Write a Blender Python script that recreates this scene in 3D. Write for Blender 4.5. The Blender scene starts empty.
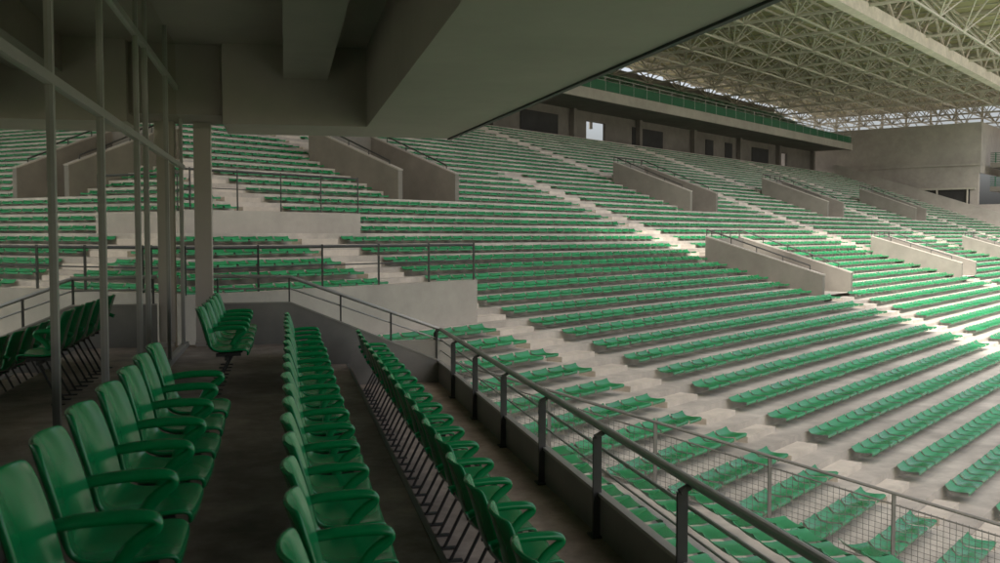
import bpy, math, random
from mathutils import Vector, Matrix
random.seed(4)
S=bpy.context.scene
E=1.5
# ---------------------------------------------------------------- materials
def mat(name,col,rough=0.8,var=0.12,scale=3.0,bump=0.0,metal=0.0,spec=0.5,stain=0.0,streak=None,coat=0.0,transl=None,island=0.0):
    m=bpy.data.materials.new(name); m.use_nodes=True
    nt=m.node_tree; N=nt.nodes; L=nt.links
    b=N['Principled BSDF']; b.inputs['Roughness'].default_value=rough; b.inputs['Metallic'].default_value=metal
    b.inputs['Specular IOR Level'].default_value=spec
    b.inputs['Coat Weight'].default_value=coat
    tc=N.new('ShaderNodeTexCoord'); mp=N.new('ShaderNodeMapping'); L.new(tc.outputs['Object'],mp.inputs[0])
    if streak: mp.inputs['Scale'].default_value=streak
    n1=N.new('ShaderNodeTexNoise'); n1.inputs['Scale'].default_value=scale; n1.inputs['Detail'].default_value=6; n1.inputs['Roughness'].default_value=0.65
    L.new(mp.outputs[0],n1.inputs['Vector'])
    r=N.new('ShaderNodeMapRange'); r.inputs[1].default_value=0.3; r.inputs[2].default_value=0.7
    r.inputs[3].default_value=1-var; r.inputs[4].default_value=1+var
    L.new(n1.outputs['Fac'],r.inputs[0])
    out=r.outputs[0]
    def mul(a,bb):
        mu=N.new('ShaderNodeMath'); mu.operation='MULTIPLY'; L.new(a,mu.inputs[0]); L.new(bb,mu.inputs[1]); return mu.outputs[0]
    if stain>0:
        n2=N.new('ShaderNodeTexNoise'); n2.inputs['Scale'].default_value=scale*0.17; n2.inputs['Detail'].default_value=8; n2.inputs['Roughness'].default_value=0.7
        L.new(tc.outputs['Object'],n2.inputs['Vector'])
        r2=N.new('ShaderNodeMapRange'); r2.inputs[1].default_value=0.38; r2.inputs[2].default_value=0.62; r2.inputs[3].default_value=1-stain; r2.inputs[4].default_value=1.05
        L.new(n2.outputs['Fac'],r2.inputs[0]); out=mul(out,r2.outputs[0])
    if island>0:
        ge_=N.new('ShaderNodeNewGeometry'); r3=N.new('ShaderNodeMapRange'); r3.inputs[3].default_value=1-island; r3.inputs[4].default_value=1+island
        L.new(ge_.outputs['Random Per Island'],r3.inputs[0]); out=mul(out,r3.outputs[0])
        r4=N.new('ShaderNodeMapRange'); r4.inputs[3].default_value=rough-0.08; r4.inputs[4].default_value=rough+0.14
        L.new(ge_.outputs['Random Per Island'],r4.inputs[0]); L.new(r4.outputs[0],b.inputs['Roughness'])
    vm=N.new('ShaderNodeVectorMath'); vm.operation='SCALE'; vm.inputs[0].default_value=col[:3]
    L.new(out,vm.inputs['Scale']); L.new(vm.outputs[0],b.inputs['Base Color'])
    if bump>0:
        bp=N.new('ShaderNodeBump'); bp.inputs['Strength'].default_value=bump; bp.inputs['Distance'].default_value=0.02
        L.new(n1.outputs['Fac'],bp.inputs['Height']); L.new(bp.outputs[0],b.inputs['Normal'])
    if transl:
        t=N.new('ShaderNodeBsdfTranslucent'); t.inputs[0].default_value=(*transl,1)
        ad=N.new('ShaderNodeAddShader'); L.new(b.outputs[0],ad.inputs[0]); L.new(t.outputs[0],ad.inputs[1])
        L.new(ad.outputs[0],N['Material Output'].inputs[0])
    return m
M_conc=mat('concrete_terrace',(0.53,0.485,0.43),0.9,0.16,2.2,0.2,stain=0.28)
M_step=mat('concrete_step',(0.61,0.55,0.475),0.9,0.12,3,0.2,stain=0.15)
M_wall=mat('concrete_wall',(0.41,0.375,0.335),0.9,0.08,1.5,0.12,stain=0.16)
M_concd=mat('concrete_shade_dark',(0.20,0.184,0.158),0.9,0.10,1.5,0.12,stain=0.2)  # darker than the wall concrete; shade on vomitory sides put into the colour
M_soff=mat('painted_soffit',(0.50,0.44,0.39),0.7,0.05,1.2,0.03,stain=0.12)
M_soffd=mat('painted_soffit_darker',(0.38,0.335,0.295),0.8,0.06,1.2,0.03,stain=0.12)  # soffit colour in a darker tone, for the recess ceiling
M_floor=mat('balcony_concrete',(0.38,0.305,0.25),0.75,0.22,5,0.35,stain=0.5)
M_green=mat('green_plastic',(0.004,0.26,0.08),0.20,0.09,6,0.0,spec=0.6,stain=0.12)
M_green2=mat('green_plastic_weathered',(0.006,0.215,0.07),0.30,0.10,1.3,0.0,spec=0.9,island=0.14)
M_greend=mat('green_panel',(0.01,0.11,0.048),0.5,0.1,2)
M_metal=mat('galvanised_steel',(0.40,0.39,0.37),0.42,0.1,8,0.05,metal=0.5)
M_dark=mat('dark_steel',(0.06,0.06,0.057),0.5,0.1,8,metal=0.3)
M_panel=mat('parapet_panel',(0.24,0.23,0.21),0.5,0.08,2.5,0.02,metal=0.1,stain=0.2)
M_alu=mat('window_frame',(0.36,0.35,0.32),0.4,0.06,5,metal=0.3)
M_roof=mat('roof_deck',(0.32,0.30,0.17),0.8,0.08,0.5,stain=0.15,transl=(0.04,0.038,0.02))
M_unseen_roof=mat('light_spreading_roof',(0.5,0.5,0.46),0.8,0.05,0.5,transl=(0.40,0.37,0.33))  # translucent colour set to spread fill light below the unseen roof
M_truss=mat('roof_steel',(0.46,0.435,0.36),0.6,0.08,2)
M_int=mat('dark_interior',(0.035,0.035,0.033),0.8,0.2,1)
M_grass=mat('grass',(0.07,0.12,0.03),0.95,0.25,0.3,stain=0.2)
M_bounce=mat('bounce_ground',(0.43,0.39,0.345),0.95,0.2,0.3,stain=0.2)  # pale tone chosen so the unseen ground bounces neutral light
def glassmat():
    m=bpy.data.materials.new('tinted_glass'); m.use_nodes=True
    nt=m.node_tree;N=nt.nodes;L=nt.links
    for n in list(N): N.remove(n)
    o=N.new('ShaderNodeOutputMaterial'); mx=N.new('ShaderNodeMixShader'); g=N.new('ShaderNodeBsdfGlossy'); t=N.new('ShaderNodeBsdfTransparent')
    g.inputs['Roughness'].default_value=0.012; g.inputs['Color'].default_value=(0.88,0.88,0.83,1)
    t.inputs['Color'].default_value=(0.30,0.33,0.30,1)
    f=N.new('ShaderNodeFresnel'); f.inputs['IOR'].default_value=2.0
    a=N.new('ShaderNodeMath'); a.operation='ADD'; a.inputs[1].default_value=0.65; a.use_clamp=True
    L.new(f.outputs[0],a.inputs[0]); L.new(a.outputs[0],mx.inputs[0]); L.new(t.outputs[0],mx.inputs[1]); L.new(g.outputs[0],mx.inputs[2]); L.new(mx.outputs[0],o.inputs[0])
    return m
M_glass=glassmat()
# ---------------------------------------------------------------- mesh builder
class MB:
    def __init__(s): s.v=[]; s.f=[]; s.m=[]
    def quad(s,a,b,c,d,m=0):
        i=len(s.v); s.v+= [tuple(a),tuple(b),tuple(c),tuple(d)]; s.f.append((i,i+1,i+2,i+3)); s.m.append(m)
    def hexa(s,p,m=0):  # p: 4 bottom, 4 top
        i=len(s.v); s.v+=[tuple(q) for q in p]
        for f in ((3,2,1,0),(4,5,6,7),(0,1,5,4),(1,2,6,5),(2,3,7,6),(3,0,4,7)):
            s.f.append(tuple(i+k for k in f)); s.m.append(m)
    def box(s,x0,x1,y0,y1,z0,z1,m=0):
        s.hexa([(x0,y0,z0),(x1,y0,z0),(x1,y1,z0),(x0,y1,z0),(x0,y0,z1),(x1,y0,z1),(x1,y1,z1),(x0,y1,z1)],m)
    def beam(s,p,q,w,h=None,m=0):
        h=h or w; p=Vector(p);q=Vector(q);d=(q-p).normalized()
        up=Vector((0,0,1)) if abs(d.z)<0.95 else Vector((0,1,0))
        a=d.cross(up).normalized()*w/2; b=a.cross(d).normalized()*h/2
        s.hexa([p-a-b,p+a-b,p+a+b,p-a+b,q-a-b,q+a-b,q+a+b,q-a+b],m)
    def tube(s,p,q,r,n=8,m=0):
        p=Vector(p);q=Vector(q);d=(q-p).normalized()
        up=Vector((0,0,1)) if abs(d.z)<0.95 else Vector((0,1,0))
        a=d.cross(up).normalized(); b=a.cross(d).normalized(); i=len(s.v)
        for c in (p,q):
            for k in range(n):
                t=2*math.pi*k/n; s.v.append(tuple(c+a*math.cos(t)*r+b*math.sin(t)*r))
        for k in range(n):
            s.f.append((i+k,i+(k+1)%n,i+n+(k+1)%n,i+n+k)); s.m.append(m)
        s.f.append(tuple(i+k for k in range(n))[::-1]); s.m.append(m)
        s.f.append(tuple(i+n+k for k in range(n))); s.m.append(m)
    def obj(s,name,mats,parent=None,smooth=False):
        me=bpy.data.meshes.new(name); me.from_pydata(s.v,[],s.f)
        for m in (mats if isinstance(mats,list) else [mats]): me.materials.append(m)
        me.polygons.foreach_set('material_index',s.m)
        if smooth: me.polygons.foreach_set('use_smooth',[True]*len(s.f))
        me.update(); o=bpy.data.objects.new(name,me); S.collection.objects.link(o)
        if parent: o.parent=parent
        return o
def empty(name):
    o=bpy.data.objects.new(name,None); S.collection.objects.link(o); return o
# ---------------------------------------------------------------- stand frame
UX,UY=0.779,0.627
NX,NY=-0.627,0.779
def P(u,n,z): return (u*UX+n*NX, u*UY+n*NY, z)
K0=-10; K1=42
def nk(k): return 4.4+0.8*k
def zk(k):
    kk=16
    z=-4.03+0.22*min(k,kk)
    if k>kk: z+=0.285*(k-kk)
    return E+z-0.30
def zrow(n):
    k=math.floor((n-4.4)/0.8+1e-6); return zk(k)
def zlin(n):
    k=(n-4.4)/0.8; z=-4.03+0.22*min(k,16)+(0.285*(k-16) if k>16 else 0); return E+z-0.30
def ustart(n):
    a=(14.25-NY*n)/UY
    b=(12.95-0.318*n)/0.948
    return max(-16.0, b if n<9.4 else a if n>10 else max(a,b))
UEND=108
lowv=[35.0,54.0,73.0,92.0]; upv=[24.7,45.2,64.0,83.5]
LV=(12.9,16.9); UV=(23.4,27.4); HW=1.35
aisles=[16.6,35,54,73,92]
def cuts(n):
    c=[]
    if LV[0]-0.5<=n<LV[1]-0.3: c+=[(u-HW,u+HW) for u in lowv]
    if UV[0]-0.5<=n<UV[1]-0.3: c+=[(u-HW,u+HW) for u in upv]
    return sorted(c)
def split(a,b,cs):
    out=[]; x=a
    for c0,c1 in cs:
        if c1<=x: continue
        if c0>=b: break
        if c0>x: out.append((x,c0))
        x=max(x,c1)
    if x<b: out.append((x,b))
    return out
terr=MB()
for k in range(K0,K1+1):
    n0,n1=nk(k),nk(k+1); z=zk(k); zn=zk(k+1)
    ue=UEND if n0>16 else 135
    a0=ustart(n0); a1=ustart(n1)
    segs=split(a0,ue,cuts(n0))
    for i,(s0,s1) in enumerate(segs):
        t0=a1 if i==0 else s0
        terr.quad(P(s0,n0,z),P(s1,n0,z),P(s1,n1,z),P(t0,n1,z))
    for i,(s0,s1) in enumerate(split(a1,ue,cuts(n1) if k<K1 else [])):
        terr.quad(P(s0,n1,z),P(s1,n1,z),P(s1,n1,zn),P(s0,n1,zn))
terr.obj('stadium_terrace',M_conc)
# ---- aisle steps
st=MB()
for au in aisles+upv:
    for k in range(K0,K1):
        n1=nk(k+1)
        if au in upv and nk(k)<UV[1]: continue
        if au in lowv and LV[0]-0.9<nk(k)<LV[1]: continue
        if au in lowv and nk(k)>UV[0]+3: continue
        if au-0.6<ustart(n1)+0.2: continue
        z=zk(k); zn=zk(k+1); h=(zn-z)/2
        a=P(au-0.6,n1-0.38,z);b=P(au+0.6,n1-0.38,z);c=P(au+0.6,n1-0.002,z);d=P(au-0.6,n1-0.002,z)
        st.hexa([a,b,c,d]+[(q[0],q[1],z+h) for q in (a,b,c,d)])
st.obj('aisle_steps',M_step)
# ---- terrace seats
prof=[(0.36,0.165),(0.375,0.195),(0.345,0.212),(0.19,0.195),(0.06,0.20),(0.015,0.235),(-0.015,0.282),(-0.03,0.285)]
cols=[(-0.222,0.018),(-0.195,0.009),(-0.07,0.0),(0.07,0.0),(0.195,0.009),(0.222,0.018)]
seats=MB()
def add_seat(u,nb,z,frame):
    i=len(seats.v); nc=len(cols)
    j=random.uniform(-0.008,0.008); t=random.uniform(-0.012,0.012)
    for (d,h) in prof:
        for (w,l) in cols:
            hh=h+(l if h>0.18 else 0)
            seats.v.append(frame(u+w,nb,d,z+hh+ (j if d<0.05 else 0)+(t*d/0.37)))
    for a in range(len(prof)-1):
        for b in range(nc-1):
            q=i+a*nc+b
            seats.f.append((q,q+1,q+1+nc,q+nc)); seats.m.append(0)
fr_far=lambda u,nb,d,z: P(u,nb-d,z)
aisle_cut=[(a-0.72,a+0.72) for a in aisles]
for k in range(K0,K1+1):
    n0=nk(k); nb=n0+0.73
    a=ustart(n0)+0.45; 
    ue=UEND-0.5 if n0>16 else 134
    cs=cuts(n0)+cuts(n0+0.75)
    cs=[(c0-0.15,c1+0.15) for c0,c1 in cs]
    cs+=[c for c in aisle_cut if (c[0]<20 or n0<UV[0]+3.5)]
    if n0>UV[1]-0.5: cs+=[(u-0.72,u+0.72) for u in upv]
    if 13.3<n0<14.3: cs+=[(-20,17.2)]
    cs=sorted(cs)
    dz=-0.02 if k<10 else (-0.045 if k<17 else -0.085)
    for s0,s1 in split(a,ue,cs):
        num=int((s1-s0)/0.5)
        if num<1: continue
        off=(s1-s0-num*0.5)/2
        for i in range(num):
            add_seat(s0+off+0.25+0.5*i,nb,zk(k)+dz,fr_far)
# ---- vomitories
def vomitory(u0,na,nb,hgt=0.95):
    e=empty('vomitory')
    w=MB(); 
    za=zrow(na)
    for sgn in (-1,1):
        ui=u0+sgn*(HW-0.02); uo=u0+sgn*(HW+0.18)
        a,b=min(ui,uo),max(ui,uo)
        zb=zlin(nb)
        lo=za-0.6
        w.hexa([P(a,na-0.5,lo),P(b,na-0.5,lo),P(b,nb,lo),P(a,nb,lo),
                P(a,na-0.5,zlin(na)+hgt-0.25),P(b,na-0.5,zlin(na)+hgt-0.25),P(b,nb,zb+hgt),P(a,nb,zb+hgt)])
    za2=zlin(nb)+hgt-0.05
    w.hexa([P(u0-HW,nb-0.22,za+1.3),P(u0+HW,nb-0.22,za+1.3),P(u0+HW,nb-0.02,za+1.3),P(u0-HW,nb-0.02,za+1.3),
            P(u0-HW,nb-0.22,za2),P(u0+HW,nb-0.22,za2),P(u0+HW,nb-0.02,za2),P(u0-HW,nb-0.02,za2)])
    w.obj('side_walls',M_concd,e)
    cp=MB()
    for sgn in (-1,1):
        uc=u0+sgn*(HW+0.08)
        cp.beam(P(uc,na-0.52,zlin(na)+hgt-0.23),P(uc,nb,zlin(nb)+hgt+0.02),0.22,0.04)
    cp.obj('lit_wall_top',M_wall,e)  # pale strip on dark sides; lit wall top put into the colour
    f=MB()
    f.quad(P(u0-HW,na-0.5,za+0.004),P(u0+HW,na-0.5,za+0.004),P(u0+HW,nb+3,za+0.004),P(u0-HW,nb+3,za+0.004))
    f.obj('passage_floor',M_conc,e)
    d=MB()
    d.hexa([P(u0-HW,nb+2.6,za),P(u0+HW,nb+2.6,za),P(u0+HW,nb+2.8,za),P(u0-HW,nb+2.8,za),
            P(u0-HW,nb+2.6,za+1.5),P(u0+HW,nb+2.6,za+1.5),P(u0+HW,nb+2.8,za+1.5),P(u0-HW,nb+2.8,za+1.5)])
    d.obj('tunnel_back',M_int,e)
    r=MB()
    for sgn in (-1,1):
        uu=u0+sgn*(HW+0.08)
        r.tube(P(uu,na,zlin(na)+hgt+0.10),P(uu,nb,zlin(nb)+hgt+0.28),0.028,6)
        for i in range(5):
            n=na+(nb-na)*i/4
            r.tube(P(uu,n,zlin(n)+hgt-0.22),P(uu,n,zlin(n)+hgt+0.11+0.16*i/4),0.02,6)
    r.tube(P(u0-HW,nb-0.12,za2+0.3),P(u0+HW,nb-0.12,za2+0.3),0.025,6)
    for i in range(4): r.tube(P(u0-HW+0.1+i*0.8,nb-0.12,za2),P(u0-HW+0.1+i*0.8,nb-0.12,za2+0.3),0.02,6)
    r.obj('handrail',M_dark,e)
for u in lowv: vomitory(u,LV[0],LV[1],0.82)
for u in upv: vomitory(u,UV[0],UV[1],1.0)
# ---- cross walls with guard rails on the left part of the bowl
def railing(name,pts,h,posts,mid=(0.5,),w=0.045,mt=M_metal,flat=True):
    r=MB()
    for a,b in zip(pts[:-1],pts[1:]):
        a=Vector(a);b=Vector(b)
        r.tube(a+Vector((0,0,h)),b+Vector((0,0,h)),0.028,8)
        for m in mid: r.tube(a+Vector((0,0,h*m)),b+Vector((0,0,h*m)),0.014,6)
        n=max(1,round((b-a).length/posts))
        for i in range(n+1):
            p=a.lerp(b,i/n); r.beam(p-Vector((0,0,0.12)),p+Vector((0,0,h+0.04)),0.035 if flat else w,w+0.03)
    return r.obj(name,mt)
def crosswall(n,u0,u1,h,rh=0.75):
    z=zrow(n-0.1)
    w=MB(); w.hexa([P(u0,n,z-0.3),P(u1,n,z-0.3),P(u1,n+0.2,z-0.3),P(u0,n+0.2,z-0.3),P(u0,n,z+h),P(u1,n,z+h),P(u1,n+0.2,z+h),P(u0,n+0.2,z+h)])
    w.obj('terrace_wall',M_wall)
    railing('guard_rail',[P(u0,n+0.1,z+h),P(u1,n+0.1,z+h)],rh,1.35,(0.55,),mt=M_dark)
crosswall(13.45,ustart(13.4),16.0,0.95)
crosswall(19.85,-4,18.6,0.55,0.95)
# ---------------------------------------------------------------- back wall and upper tier
NB=41.5
ztop=zk(K1)
bw=MB()
n_end=nk(K1+1)
bw.quad(P(-16,n_end,ztop+0.002),P(UEND,n_end,ztop+0.002),P(UEND,NB+8,ztop+0.002),P(-16,NB+8,ztop+0.002))
doors=[(16,17.6),(62.3,65),(99,101)]
zs=E+9.3
for (a,b) in split(-16,UEND,doors):
    bw.hexa([P(a,NB,ztop),P(b,NB,ztop),P(b,NB+0.25,ztop),P(a,NB+0.25,ztop),P(a,NB,zs+0.5),P(b,NB,zs+0.5),P(b,NB+0.25,zs+0.5),P(a,NB+0.25,zs+0.5)])
for a,b in doors:
    bw.hexa([P(a,NB,ztop+2.1),P(b,NB,ztop+2.1),P(b,NB+0.25,ztop+2.1),P(a,NB+0.25,ztop+2.1),P(a,NB,zs+0.5),P(b,NB,zs+0.5),P(b,NB+0.25,zs+0.5),P(a,NB+0.25,zs+0.5)])
eb=empty('upper_stand')
bw.obj('concourse_wall',M_concd,eb)
pn=MB()
for a,l in ((33,3.5),(44,4),(54,4.5),(69,5),(82,1.5),(86,1.5),(92,4)): 
    pn.hexa([P(a,NB-0.06,ztop+0.1),P(a+l,NB-0.06,ztop+0.1),P(a+l,NB-0.003,ztop+0.1),P(a,NB-0.003,ztop+0.1),P(a,NB-0.06,ztop+2.2),P(a+l,NB-0.06,ztop+2.2),P(a+l,NB-0.003,ztop+2.2),P(a,NB-0.003,ztop+2.2)])
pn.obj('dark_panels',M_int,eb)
ut=MB()
NF=37.0
def hex_un(mb,u0,u1,n0,n1,z0,z1,m=0,dz=0):
    mb.hexa([P(u0,n0,z0),P(u1,n0,z0),P(u1,n1,z0+dz),P(u0,n1,z0+dz),P(u0,n0,z1),P(u1,n0,z1),P(u1,n1,z1+dz),P(u0,n1,z1+dz)],m)
hex_un(ut,-16,UEND,NF,NF+0.3,zs,zs+0.75)
hex_un(ut,-16,UEND,NF+0.3,NB,zs+0.1,zs+0.35)
for i in range(10):
    hex_un(ut,-16,UEND,NF+0.3+0.85*i,NF+0.3+0.85*(i+1),zs+0.35+0.4*i,zs+0.75+0.4*i)
hex_un(ut,-16,UEND,NF+9.0,NF+9.2,zs+0.35,zs+5.3)
uu=-16
while uu<UEND:
    hex_un(ut,uu,uu+0.4,NB-0.45,NB-0.05,ztop,zs+0.1); uu+=9.5
ut.obj('upper_tier',M_concd,eb)
fa=MB(); hex_un(fa,-16,UEND,NF-0.02,NF-0.003,zs+0.02,zs+0.73); fa.obj('fascia_cladding',M_wall,eb)
gp=MB(); hex_un(gp,-16,UEND,NF+0.10,NF+0.14,zs+0.75,zs+1.45)
gp.obj('green_guard_panel',M_greend,eb)
gr=MB(); gr.tube(P(-16,NF+0.12,zs+1.75),P(UEND,NF+0.12,zs+1.75),0.04,6)
gr.tube(P(-16,NF+0.12,zs+1.5),P(UEND,NF+0.12,zs+1.5),0.02,6)
uu=-16
while uu<UEND: gr.beam(P(uu,NF+0.12,zs+0.75),P(uu,NF+0.12,zs+1.75),0.05); uu+=1.9
gr.obj('guard_rail_upper',M_metal,eb)
for i in range(10):
    for j in range(int((UEND+10)/0.5)):
        uq=-10+0.5*j
        if (uq%19.0)<1.2: continue
        add_seat(uq,NF+0.3+0.85*i+0.55,zs+0.75+0.4*i,fr_far)
# ---------------------------------------------------------------- own lower stand below balcony
own=MB()
def fy(x): return (12.95-0.54*x)/0.842
for j in range(0,16):
    x0=2.32+0.8*j; x1=x0+0.8; z=E-2.95-0.22*j
    own.quad((x0,-14,z),(x1,-14,z),(x1,fy(x1)-0.05,z),(x0,fy(x0)-0.05,z))
    own.quad((x1,-14,z-0.22),(x1,fy(x1)-0.05,z-0.22),(x1,fy(x1)-0.05,z),(x1,-14,z))
    fr=lambda u,nb,d,zz: (nb+d,u,zz)
    num=int((fy(x1)-0.6+6)/0.5)
    for i in range(num):
        y=fy(x1)-0.7-0.5*i
        add_seat(y,x0+0.14,z+0.12,fr)
own.obj('lower_terrace',M_conc)
seats.obj('terrace_seats',M_green2,smooth=True)
# ---- mesh fence
fe=empty('mesh_fence')
fp0=Vector((2.34,13.92,0)); fp1=Vector((15.0,5.8,0)); 
fl=(fp1-fp0).length; fd=(fp1-fp0)/fl
def fz(s):
    p=fp0+fd*s; n=p.x*NX+p.y*NY
    return max(zlin(n), E-2.95-0.275*(p.x-2.32))+0.12
fk=MB(); fm=MB(); fw=MB()
ns=10
V=lambda p,z: (p.x,p.y,z)
for i in range(ns):
    s0=fl*i/ns; s1=fl*(i+1)/ns
    a=fp0+fd*s0;b=fp0+fd*s1
    nrm=Vector((fd.y,-fd.x,0))*0.08
    za,zb=fz(s0),fz(s1)
    fk.hexa([V(a-nrm,za-1.2),V(b-nrm,zb-1.2),V(b+nrm,zb-1.2),V(a+nrm,za-1.2),V(a-nrm,za),V(b-nrm,zb),V(b+nrm,zb),V(a+nrm,za)])
    fm.tube(V(a,za+1.0),V(b,zb+1.0),0.022,8)
    fm.tube(V(a,za+0.08),V(b,zb+0.08),0.012,6)
    fm.beam(V(a,za),V(a,za+1.0),0.05,0.02)
    for q in range(1,12):
        fw.beam(V(a,za+0.08+q*0.07),V(b,zb+0.08+q*0.07),0.005)
    m=int((s1-s0)/0.07)
    for q in range(m):
        t=q/m; p=a.lerp(b,t); z=za+(zb-za)*t
        fw.beam(V(p,z+0.08),V(p,z+0.88),0.005)
    fm.tube(V(a,za+0.86),V(b,zb+0.86),0.010,6)
fk.obj('kerb',M_concd,fe); fm.obj('posts_and_rails',M_panel,fe); fw.obj('wire_mesh',M_panel,fe)
# ---------------------------------------------------------------- balcony
YE=13.7; Y0=-4
be=empty('balcony')
bf=MB()
bf.box(-6,0.0,Y0,YE,-0.4,0.0)
bf.box(0.0,0.86,Y0,YE,-0.7,-0.30)
bf.box(0.86,2.28,Y0,YE,-1.0,-0.60)
bf.obj('stepped_floor',M_floor,be)
bn=MB()
bn.beam((0.835,Y0,-0.297),(0.835,YE-0.04,-0.297),0.035,0.008)
bn.obj('step_nosing',M_panel,be)
bo=MB()
bo.box(2.28,2.34,Y0,YE,-2.2,-0.62)
bo.box(-6,2.34,YE,YE+0.12,-2.2,-0.001)
bo.obj('balcony_edge',M_wall,be)
pe=empty('balcony_parapet')
PTZ=-0.30
pp=MB()
yy=Y0
while yy<YE-0.1:
    y1=min(yy+1.48,YE-0.03)
    pp.box(2.12,2.15,yy+0.006,y1-0.006,-0.62,PTZ-0.012); yy+=1.48
prof_end=[(-0.95,0.0,0.56),(0.07,0.0,0.56),(2.15,-0.6,PTZ)]
for (xa,fa_,ta),(xb,fb,tb) in zip(prof_end[:-1],prof_end[1:]):
    pp.hexa([(xa,YE-0.03,fa_-0.4),(xb,YE-0.03,fb-0.4),(xb,YE,fb-0.4),(xa,YE,fa_-0.4),(xa,YE-0.03,ta),(xb,YE-0.03,tb),(xb,YE,tb),(xa,YE,ta)])
pp.obj('panels',M_panel,pe)
pt=MB()
pt.beam((2.135,Y0,PTZ),(2.135,YE,PTZ),0.06,0.025)
pt.beam((0.07,YE-0.015,0.57),(2.13,YE-0.015,PTZ+0.01),0.05,0.02)
pt.beam((-0.95,YE-0.015,0.57),(0.07,YE-0.015,0.57),0.05,0.02)
pt.obj('panel_cap',M_alu,pe)
pr=MB(); RX=2.16
pr.tube((RX,Y0,0.15),(RX,YE+0.03,0.15),0.028,12)
pr.tube((RX,Y0,0.0),(RX,YE+0.03,0.0),0.012,8)
pr.tube((RX,Y0,-0.15),(RX,YE+0.03,-0.15),0.008,8)
pr.tube((RX,YE+0.03,0.15),(0.07,YE+0.03,0.92),0.026,12)
pr.tube((RX,YE+0.03,0.0),(0.07,YE+0.03,0.76),0.012,8)
pr.tube((0.07,YE+0.03,0.92),(-0.95,YE+0.03,0.94),0.026,12)
pr.tube((0.07,YE+0.03,0.76),(-0.95,YE+0.03,0.77),0.012,8)
pr.obj('handrail',M_metal,pe)
ps=MB()
y=4.9-1.48*5
while y<YE+0.1:
    ps.beam((2.10,y,-0.598),(2.10,y,0.10),0.06,0.022)
    ps.beam((2.085,y,0.10),(2.155,y,0.135),0.05,0.022)
    ps.box(2.05,2.118,y-0.06,y+0.06,-0.598,-0.585); y+=1.48
for x in (-0.9,0.05,0.75,1.45,2.1):
    zt=0.92 if x<0.07 else 0.92-(x-0.07)/2.09*0.77
    ps.beam((x,YE+0.02,zt-0.9),(x,YE+0.02,zt-0.01),0.02,0.07)
ps.obj('posts',M_dark,pe)
cm=MB(); cm.box(-1.19,-0.97,13.72,13.95,-0.6,3.05); cm.box(-1.19,-0.97,13.6,13.72,-0.0,0.06)
cm.obj('concrete_column',M_soff)
# glazing
ge=empty('glazed_facade'); GX=-1.32
fr=MB()
mull=[-2.5,-0.9,0.7,2.3,3.0,4.5,6.1,7.7,9.5,10.1,11.8,13.4]
for y in mull: fr.box(GX-0.04,GX+0.022,y-0.028,y+0.028,0.06,3.89)
fr.box(GX-0.05,GX+0.04,Y0,13.7,0.001,0.06)
for z in (2.40,3.35): fr.box(GX-0.03,GX+0.026,Y0,13.65,z-0.03,z+0.03)
fr.obj('frames',M_alu,ge)
gl=MB()
ym=[Y0]+mull+[13.7]
for a,b in zip(ym[:-1],ym[1:]):
    for z0,z1 in ((0.06,2.37),(2.43,3.32),(3.38,3.89)):
        t=random.uniform(-0.004,0.004)
        gl.quad((GX-t,a,z0),(GX+t,b,z0),(GX+t,b,z1),(GX-t,a,z1))
gl.obj('glass',M_glass,ge)
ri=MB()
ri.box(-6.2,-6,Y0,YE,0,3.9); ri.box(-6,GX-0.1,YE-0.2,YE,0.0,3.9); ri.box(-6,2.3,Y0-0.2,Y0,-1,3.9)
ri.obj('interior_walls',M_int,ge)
dk=MB()
for y in range(-3,13,2):
    dk.box(-2.9,-2.2,y,y+1.6,0.70,0.74); dk.box(-2.85,-2.8,y+0.1,y+0.15,0,0.7); dk.box(-2.3,-2.25,y+0.1,y+0.15,0,0.7); dk.box(-2.3,-2.25,y+1.4,y+1.45,0,0.7)
dk.obj('desks',M_concd,ge)
# ---------------------------------------------------------------- soffit canopy
ce=empty('canopy_soffit')
ZS=E+1.40; ZR=E+2.40
sf=MB()
def poly_prism(mb,pts,z0,z1):
    i=len(mb.v); n=len(pts)
    mb.v+=[(x,y,z0) for x,y in pts]+[(x,y,z1) for x,y in pts]
    mb.f.append(tuple(i+k for k in range(n))[::-1]); mb.m.append(0)
    mb.f.append(tuple(i+n+k for k in range(n))); mb.m.append(0)
    for k in range(n):
        mb.f.append((i+k,i+(k+1)%n,i+n+(k+1)%n,i+n+k)); mb.m.append(0)
def xe(y): return 2.32+(14.0-y)*0.0575
poly_prism(sf,[(1.05,5.9),(xe(5.9),5.9),(xe(14.05),14.05),(-0.75,14.05),(-0.75,12.75),(1.05,12.75)],ZS,ZS+1.3)
poly_prism(sf,[(0.45,-4.2),(xe(-4.2),-4.2),(xe(5.9),5.899),(1.05,5.899)],ZS,ZS+1.3)
sf.obj('soffit_slab',M_soff,ce)
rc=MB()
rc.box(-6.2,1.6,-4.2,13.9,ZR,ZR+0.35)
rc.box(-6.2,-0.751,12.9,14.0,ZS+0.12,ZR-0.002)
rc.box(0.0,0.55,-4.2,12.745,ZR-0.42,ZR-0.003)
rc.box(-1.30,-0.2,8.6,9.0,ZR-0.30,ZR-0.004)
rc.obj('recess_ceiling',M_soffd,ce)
ed=MB()
ed.beam((xe(14.05)+0.03,14.05,ZS+0.05),(xe(-4.2)+0.03,-4.2,ZS+0.05),0.05,0.14)
ed.obj('edge_trim',M_dark,ce)
ms=MB(); ms.box(-14,1.9,-25,14.0,ZR+0.36,ZR+3.2); ms.obj('unseen_light_block',M_wall)  # unseen mass, added above the soffit to stop light leaking in
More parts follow.
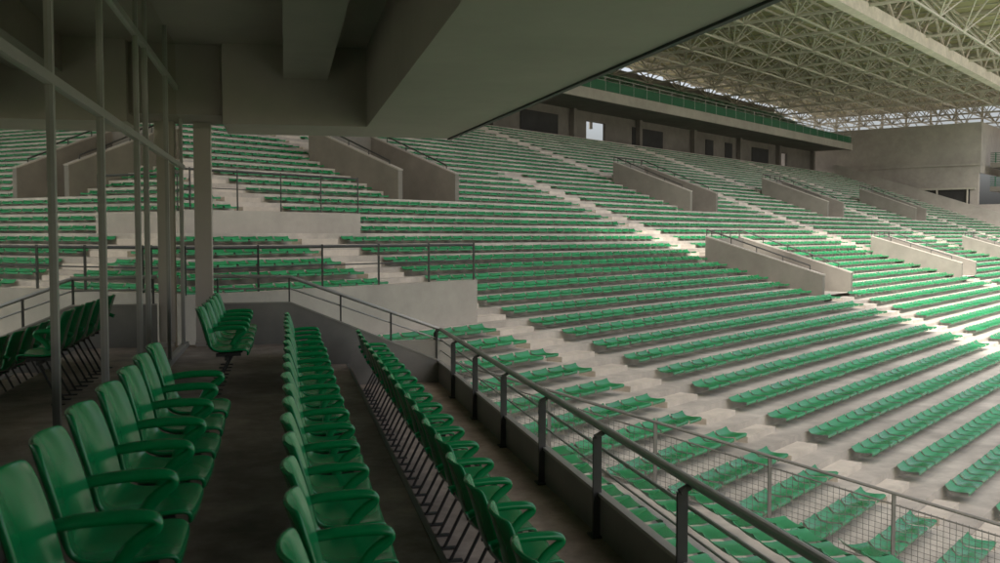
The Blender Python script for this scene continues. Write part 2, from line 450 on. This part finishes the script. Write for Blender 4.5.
# ---------------------------------------------------------------- roof
re_=empty('stadium_roof'); ZD=E+16.4
rd=MB()
hex_un(rd,-40,134,14.3,50.5,ZD,ZD+0.3)
rd.obj('deck',M_roof,re_)
rd2=MB(); rd2.quad((-60,-90,ZD+0.6),(11.5,-90,ZD+0.6),(11.5,20,ZD+0.6),(-60,20,ZD+0.6)); rd2.obj('unseen_shading_roof',M_unseen_roof,re_)  # unseen roof; edge placed to shade the terrace and bound the sun patch
rt=MB()
zb=ZD-2.6
ulist=[12+6*i for i in range(21)]
nlist=[15.5+3.5*i for i in range(10)]
for u in ulist:
    rt.beam(P(u,14.5,ZD-0.2),P(u,50.4,ZD-0.2),0.16,0.22)
    rt.beam(P(u,17.2,zb),P(u,45.5,zb),0.16,0.16)
    for a,b in zip(nlist[:-1],nlist[1:]):
        m=(a+b)/2
        rt.beam(P(u,a,ZD-0.25),P(u,m,zb),0.10); rt.beam(P(u,m,zb),P(u,b,ZD-0.25),0.10)
for n in nlist:
    rt.beam(P(10,n,ZD-0.12),P(134,n,ZD-0.12),0.12,0.16)
    rt.beam(P(10,n+1.75,zb+0.03),P(134,n+1.75,zb+0.03),0.12,0.12)
    for u in ulist[:-1]:
        rt.beam(P(u,n+1.75,zb),P(u+3,n,ZD-0.3),0.08); rt.beam(P(u+3,n,ZD-0.3),P(u+6,n+1.75,zb),0.08)
        rt.beam(P(u,n+1.75,zb),P(u+3,n+3.5,ZD-0.3),0.08); rt.beam(P(u+3,n+3.5,ZD-0.3),P(u+6,n+1.75,zb),0.08)
for i in range(60):
    rt.beam(P(10+2*i,14.5,ZD-0.05),P(10+2*i,50.4,ZD-0.05),0.06,0.09)
for u in ulist: rt.beam(P(u,47.5,zs),P(u,47.5,zb),0.25)
for a,b in zip(ulist[:-1],ulist[1:]):
    rt.beam(P(a,47.5,E+14.2),P(b,47.5,ZD-0.4),0.09); rt.beam(P(a,47.5,ZD-0.4),P(b,47.5,E+14.2),0.09)
rt.obj('truss_members',M_truss,re_)
rg=MB()
rg.beam(P(6,20,E+13.5),P(134,20,E+13.5),0.7,0.8)
for n in (20,): 
    for u in ulist:
        rg.beam(P(u,n,E+13.8),P(u+3,n,ZD-0.2),0.16); rg.beam(P(u+3,n,ZD-0.2),P(u+6,n,E+13.8),0.16)
rg.obj('main_girder',M_step,re_)
# ---------------------------------------------------------------- far end wall, parapets
fw_=empty('end_wall')
ew=MB()
hex_un(ew,111,111.6,24.8,52,3,E+11.8)
hex_un(ew,111,125,24.6,24.8,8,E+11.8)
hex_un(ew,111,111.6,17,24.8,-4,E+3.2)
hex_un(ew,110.8,111.6,24.6,52,E+7.3,E+7.6)
ew.obj('wall',M_wall,fw_)
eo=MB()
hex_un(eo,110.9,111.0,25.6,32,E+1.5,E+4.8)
eo.obj('opening_shade_slab',M_int,fw_)  # solid dark slab on the wall; opening's shade put into its colour
eg=MB()
for i in (0,3,6): eg.beam(P(110.7,25.8+i,E+1.4),P(110.7,25.8+i,E+4.9),0.14)
eg.beam(P(110.7,25,E+4.9),P(110.7,32,E+4.9),0.2)
eg.obj('opening_posts',M_truss,fw_)
ep=MB()
ep.hexa([P(108,16,zlin(16)-1),P(108.3,16,zlin(16)-1),P(108.3,39,zlin(38)-1),P(108,39,zlin(38)-1),P(108,16,zlin(16)+1.3),P(108.3,16,zlin(16)+1.3),P(108.3,39,zlin(38)+1.3),P(108,39,zlin(38)+1.3)])
ep.quad(P(108.3,16,zlin(16)),P(111,16,zlin(16)),P(111,39,zlin(38)),P(108.3,39,zlin(38)))
ep.obj('stair_parapet',M_wall)
lw=MB()
for i in range(14):
    lw.beam(P(131,14+3*i,E+9),P(131,14+3*i,ZD),0.2)
    lw.beam(P(131,14+3*i,E+11.5),P(131,17+3*i,ZD-0.4),0.1)
for z in (E+11.5,E+13.2,E+15): lw.beam(P(131,12,z),P(131,56,z),0.12)
lw.obj('lattice_screen',M_truss)
sb=empty('corner_stand')
s1=MB()
for i in range(12):
    hex_un(s1,113+1.2*i,114.2+1.2*i,-20,24,-3+0.6*i,1.5+0.6*i)
hex_un(s1,128,129,-20,24,2,E+10.5)
s1.obj('stepped_terrace',M_concd,sb)
s2=MB()
for z in (E+5.2,E+7.7): 
    for q in range(6): s2.tube(P(112.45,4,z+0.18*q),P(112.45,24,z+0.18*q),0.03,6)
    for q in range(14): s2.beam(P(112.45,4+1.5*q,z-0.1),P(112.45,4+1.5*q,z+0.95),0.07)
s2.obj('guard_rail_bars',M_greend,sb)
s3=MB()
for z in (E+4.6,E+7.1): hex_un(s3,112.5,120,4,24,z,z+0.5)
s3.obj('landing',M_concd,sb)
# ---------------------------------------------------------------- ground
g=MB(); g.quad((-900,-900,-8.6),(1500,-900,-8.6),(1500,1500,-8.6),(-900,1500,-8.6)); g.obj('ground',M_bounce)
g=MB(); g.quad((24,-90,-8.596),(92,-90,-8.596),(92,15,-8.596),(24,15,-8.596)); g.obj('grass_pitch',M_grass)
# ---------------------------------------------------------------- balcony seats
def seat_mesh():
    pf=[(0.45,0.385),(0.465,0.425),(0.43,0.447),(0.28,0.432),(0.12,0.425),(0.045,0.455),(0.01,0.54),(-0.02,0.66),(-0.055,0.77),(-0.075,0.825),(-0.085,0.835)]
    pf=[((x*0.84 if x>0 else x),z) for x,z in pf]
    hw=[0.19,0.205,0.215,0.225,0.225,0.225,0.225,0.222,0.215,0.19,0.165]
    cs=[(-1,1),(-0.85,0.55),(-0.45,0.1),(0,0),(0.45,0.1),(0.85,0.55),(1,1)]
    v=[];f=[]
    for i,(x,z) in enumerate(pf):
        for c,l in cs:
            if i<4: dx,dz=0,0.018*l
            elif i<6: dx,dz=0.03*l,0.025*l
            else: dx,dz=0.05*l,0
            v.append((x+dx,c*hw[i],z+dz))
    n=len(cs)
    for i in range(len(pf)-1):
        for j in range(n-1):
            a=i*n+j; f.append((a,a+1,a+1+n,a+n))
    me=bpy.data.meshes.new('t'); me.from_pydata(v,[],f)
    o=bpy.data.objects.new('t',me); S.collection.objects.link(o)
    so=o.modifiers.new('s','SOLIDIFY'); so.thickness=0.022; so.offset=0
    sb_=o.modifiers.new('b','SUBSURF'); sb_.levels=2; sb_.render_levels=2
    av=[];af=[]
    ap=[(-0.03,0.575),(0.02,0.60),(0.12,0.615),(0.27,0.62),(0.335,0.612),(0.342,0.585),(0.30,0.555),(0.24,0.51),(0.205,0.43),(0.20,0.36)]
    th=[0.02,0.024,0.025,0.025,0.025,0.027,0.028,0.028,0.028,0.026]
    ww=[0.03,0.034,0.036,0.036,0.034,0.028,0.022,0.02,0.02,0.02]
    for i,(x,z) in enumerate(ap):
        p0=Vector(ap[max(0,i-1)]);p1=Vector(ap[min(len(ap)-1,i+1)]);d=(p1-p0).normalized(); nn=Vector((-d.y,d.x))*th[i]
        for sx,sy in ((1,1),(1,-1),(-1,-1),(-1,1)):
            av.append((x+nn.x*sx,0.265+ww[i]*sy,z+nn.y*sx))
    for i in range(len(ap)-1):
        for j in range(4):
            a=i*4+j;b=i*4+(j+1)%4; af.append((a,b,b+4,a+4))
    af.append((0,1,2,3)); q=(len(ap)-1)*4; af.append((q+3,q+2,q+1,q))
    me2=bpy.data.meshes.new('t2'); me2.from_pydata(av,[],af)
    o2=bpy.data.objects.new('t2',me2); S.collection.objects.link(o2)
    b2=o2.modifiers.new('b','SUBSURF'); b2.levels=2; b2.render_levels=2
    dg=bpy.context.evaluated_depsgraph_get()
    out=MB()
    for ob in (o,o2):
        em=bpy.data.meshes.new_from_object(ob.evaluated_get(dg))
        i=len(out.v); out.v+=[tuple(x.co) for x in em.vertices]
        for p in em.polygons: out.f.append(tuple(i+k for k in p.vertices)); out.m.append(0)
    bpy.data.objects.remove(o); bpy.data.objects.remove(o2)
    ng=len(out.f)
    for yy in (-0.13,0.13):
        out.beam((0.10,yy,0.405),(0.32,yy,0.41),0.03,0.03,1)
        out.tube((0.24,yy,0.40),(0.04,yy*1.1,0.01),0.011,6,1)
        out.box(-0.02,0.12,yy*1.1-0.025,yy*1.1+0.025,0.002,0.012,1)
        for zz in (0.50,0.53): out.tube((0.012,yy*0.6,zz),(0.03,yy*0.6,zz),0.009,8,1)
    out.beam((0.2,-0.27,0.385),(0.2,0.27,0.385),0.03,0.03,1)
    me=bpy.data.meshes.new('stadium_seat'); me.from_pydata(out.v,[],out.f)
    me.materials.append(M_green); me.materials.append(M_dark)
    me.polygons.foreach_set('material_index',out.m)
    me.polygons.foreach_set('use_smooth',[k<ng for k in range(len(out.f))]); me.update()
    return me
SM=seat_mesh()
def put(x,y,z,rot=0):
    o=bpy.data.objects.new('stadium_seat',SM); o.location=(x,y,z); o.rotation_euler=(0,random.uniform(-0.015,0.015),rot+random.uniform(-0.025,0.025)); S.collection.objects.link(o)
PT=0.54
for i in range(10): put(-0.74,1.85+PT*i-0.54,0.0)
for i in range(5): put(-0.72,9.3+PT*i,0.0)
for i in range(20): put(0.06,2.0+PT*i,-0.30)
for i in range(20): put(0.98,2.7+PT*i,-0.60)
# ---------------------------------------------------------------- world, sun, camera
w=bpy.data.worlds.new('World'); S.world=w; w.use_nodes=True
sund=Vector((8.5,15.5,-18.5)); el=math.atan2(18.5,math.hypot(8.5,15.5)); az=math.atan2(-8.5,-15.5)
nt=w.node_tree; bg=nt.nodes['Background']; sky=nt.nodes.new('ShaderNodeTexSky'); sky.sky_type='NISHITA'
sky.sun_disc=False; sky.sun_elevation=el; sky.sun_rotation=az%(2*math.pi); sky.air_density=1.0; sky.dust_density=8.0; sky.ozone_density=1.0
hs=nt.nodes.new('ShaderNodeHueSaturation'); hs.inputs['Saturation'].default_value=0.4
nt.links.new(sky.outputs[0],hs.inputs['Color']); nt.links.new(hs.outputs[0],bg.inputs[0]); bg.inputs[1].default_value=0.32
sl=bpy.data.lights.new('sun','SUN'); sl.energy=5; sl.angle=math.radians(2.5); sl.color=(1,0.95,0.84)
so=bpy.data.objects.new('sun',sl); S.collection.objects.link(so)
so.rotation_euler=sund.to_track_quat('-Z','Y').to_euler()
cam=bpy.data.cameras.new('camera'); co=bpy.data.objects.new('camera',cam); S.collection.objects.link(co)
cam.lens=35; cam.sensor_width=36; cam.clip_end=4000; cam.clip_start=0.05
co.location=(0,0,E); co.rotation_euler=(math.radians(90-2.74),0,math.radians(-12.46))
cam.dof.use_dof=True; cam.dof.focus_distance=14; cam.dof.aperture_fstop=5.0
S.camera=co
S.view_settings.view_transform='Standard'; S.view_settings.look='None'; S.view_settings.exposure=0
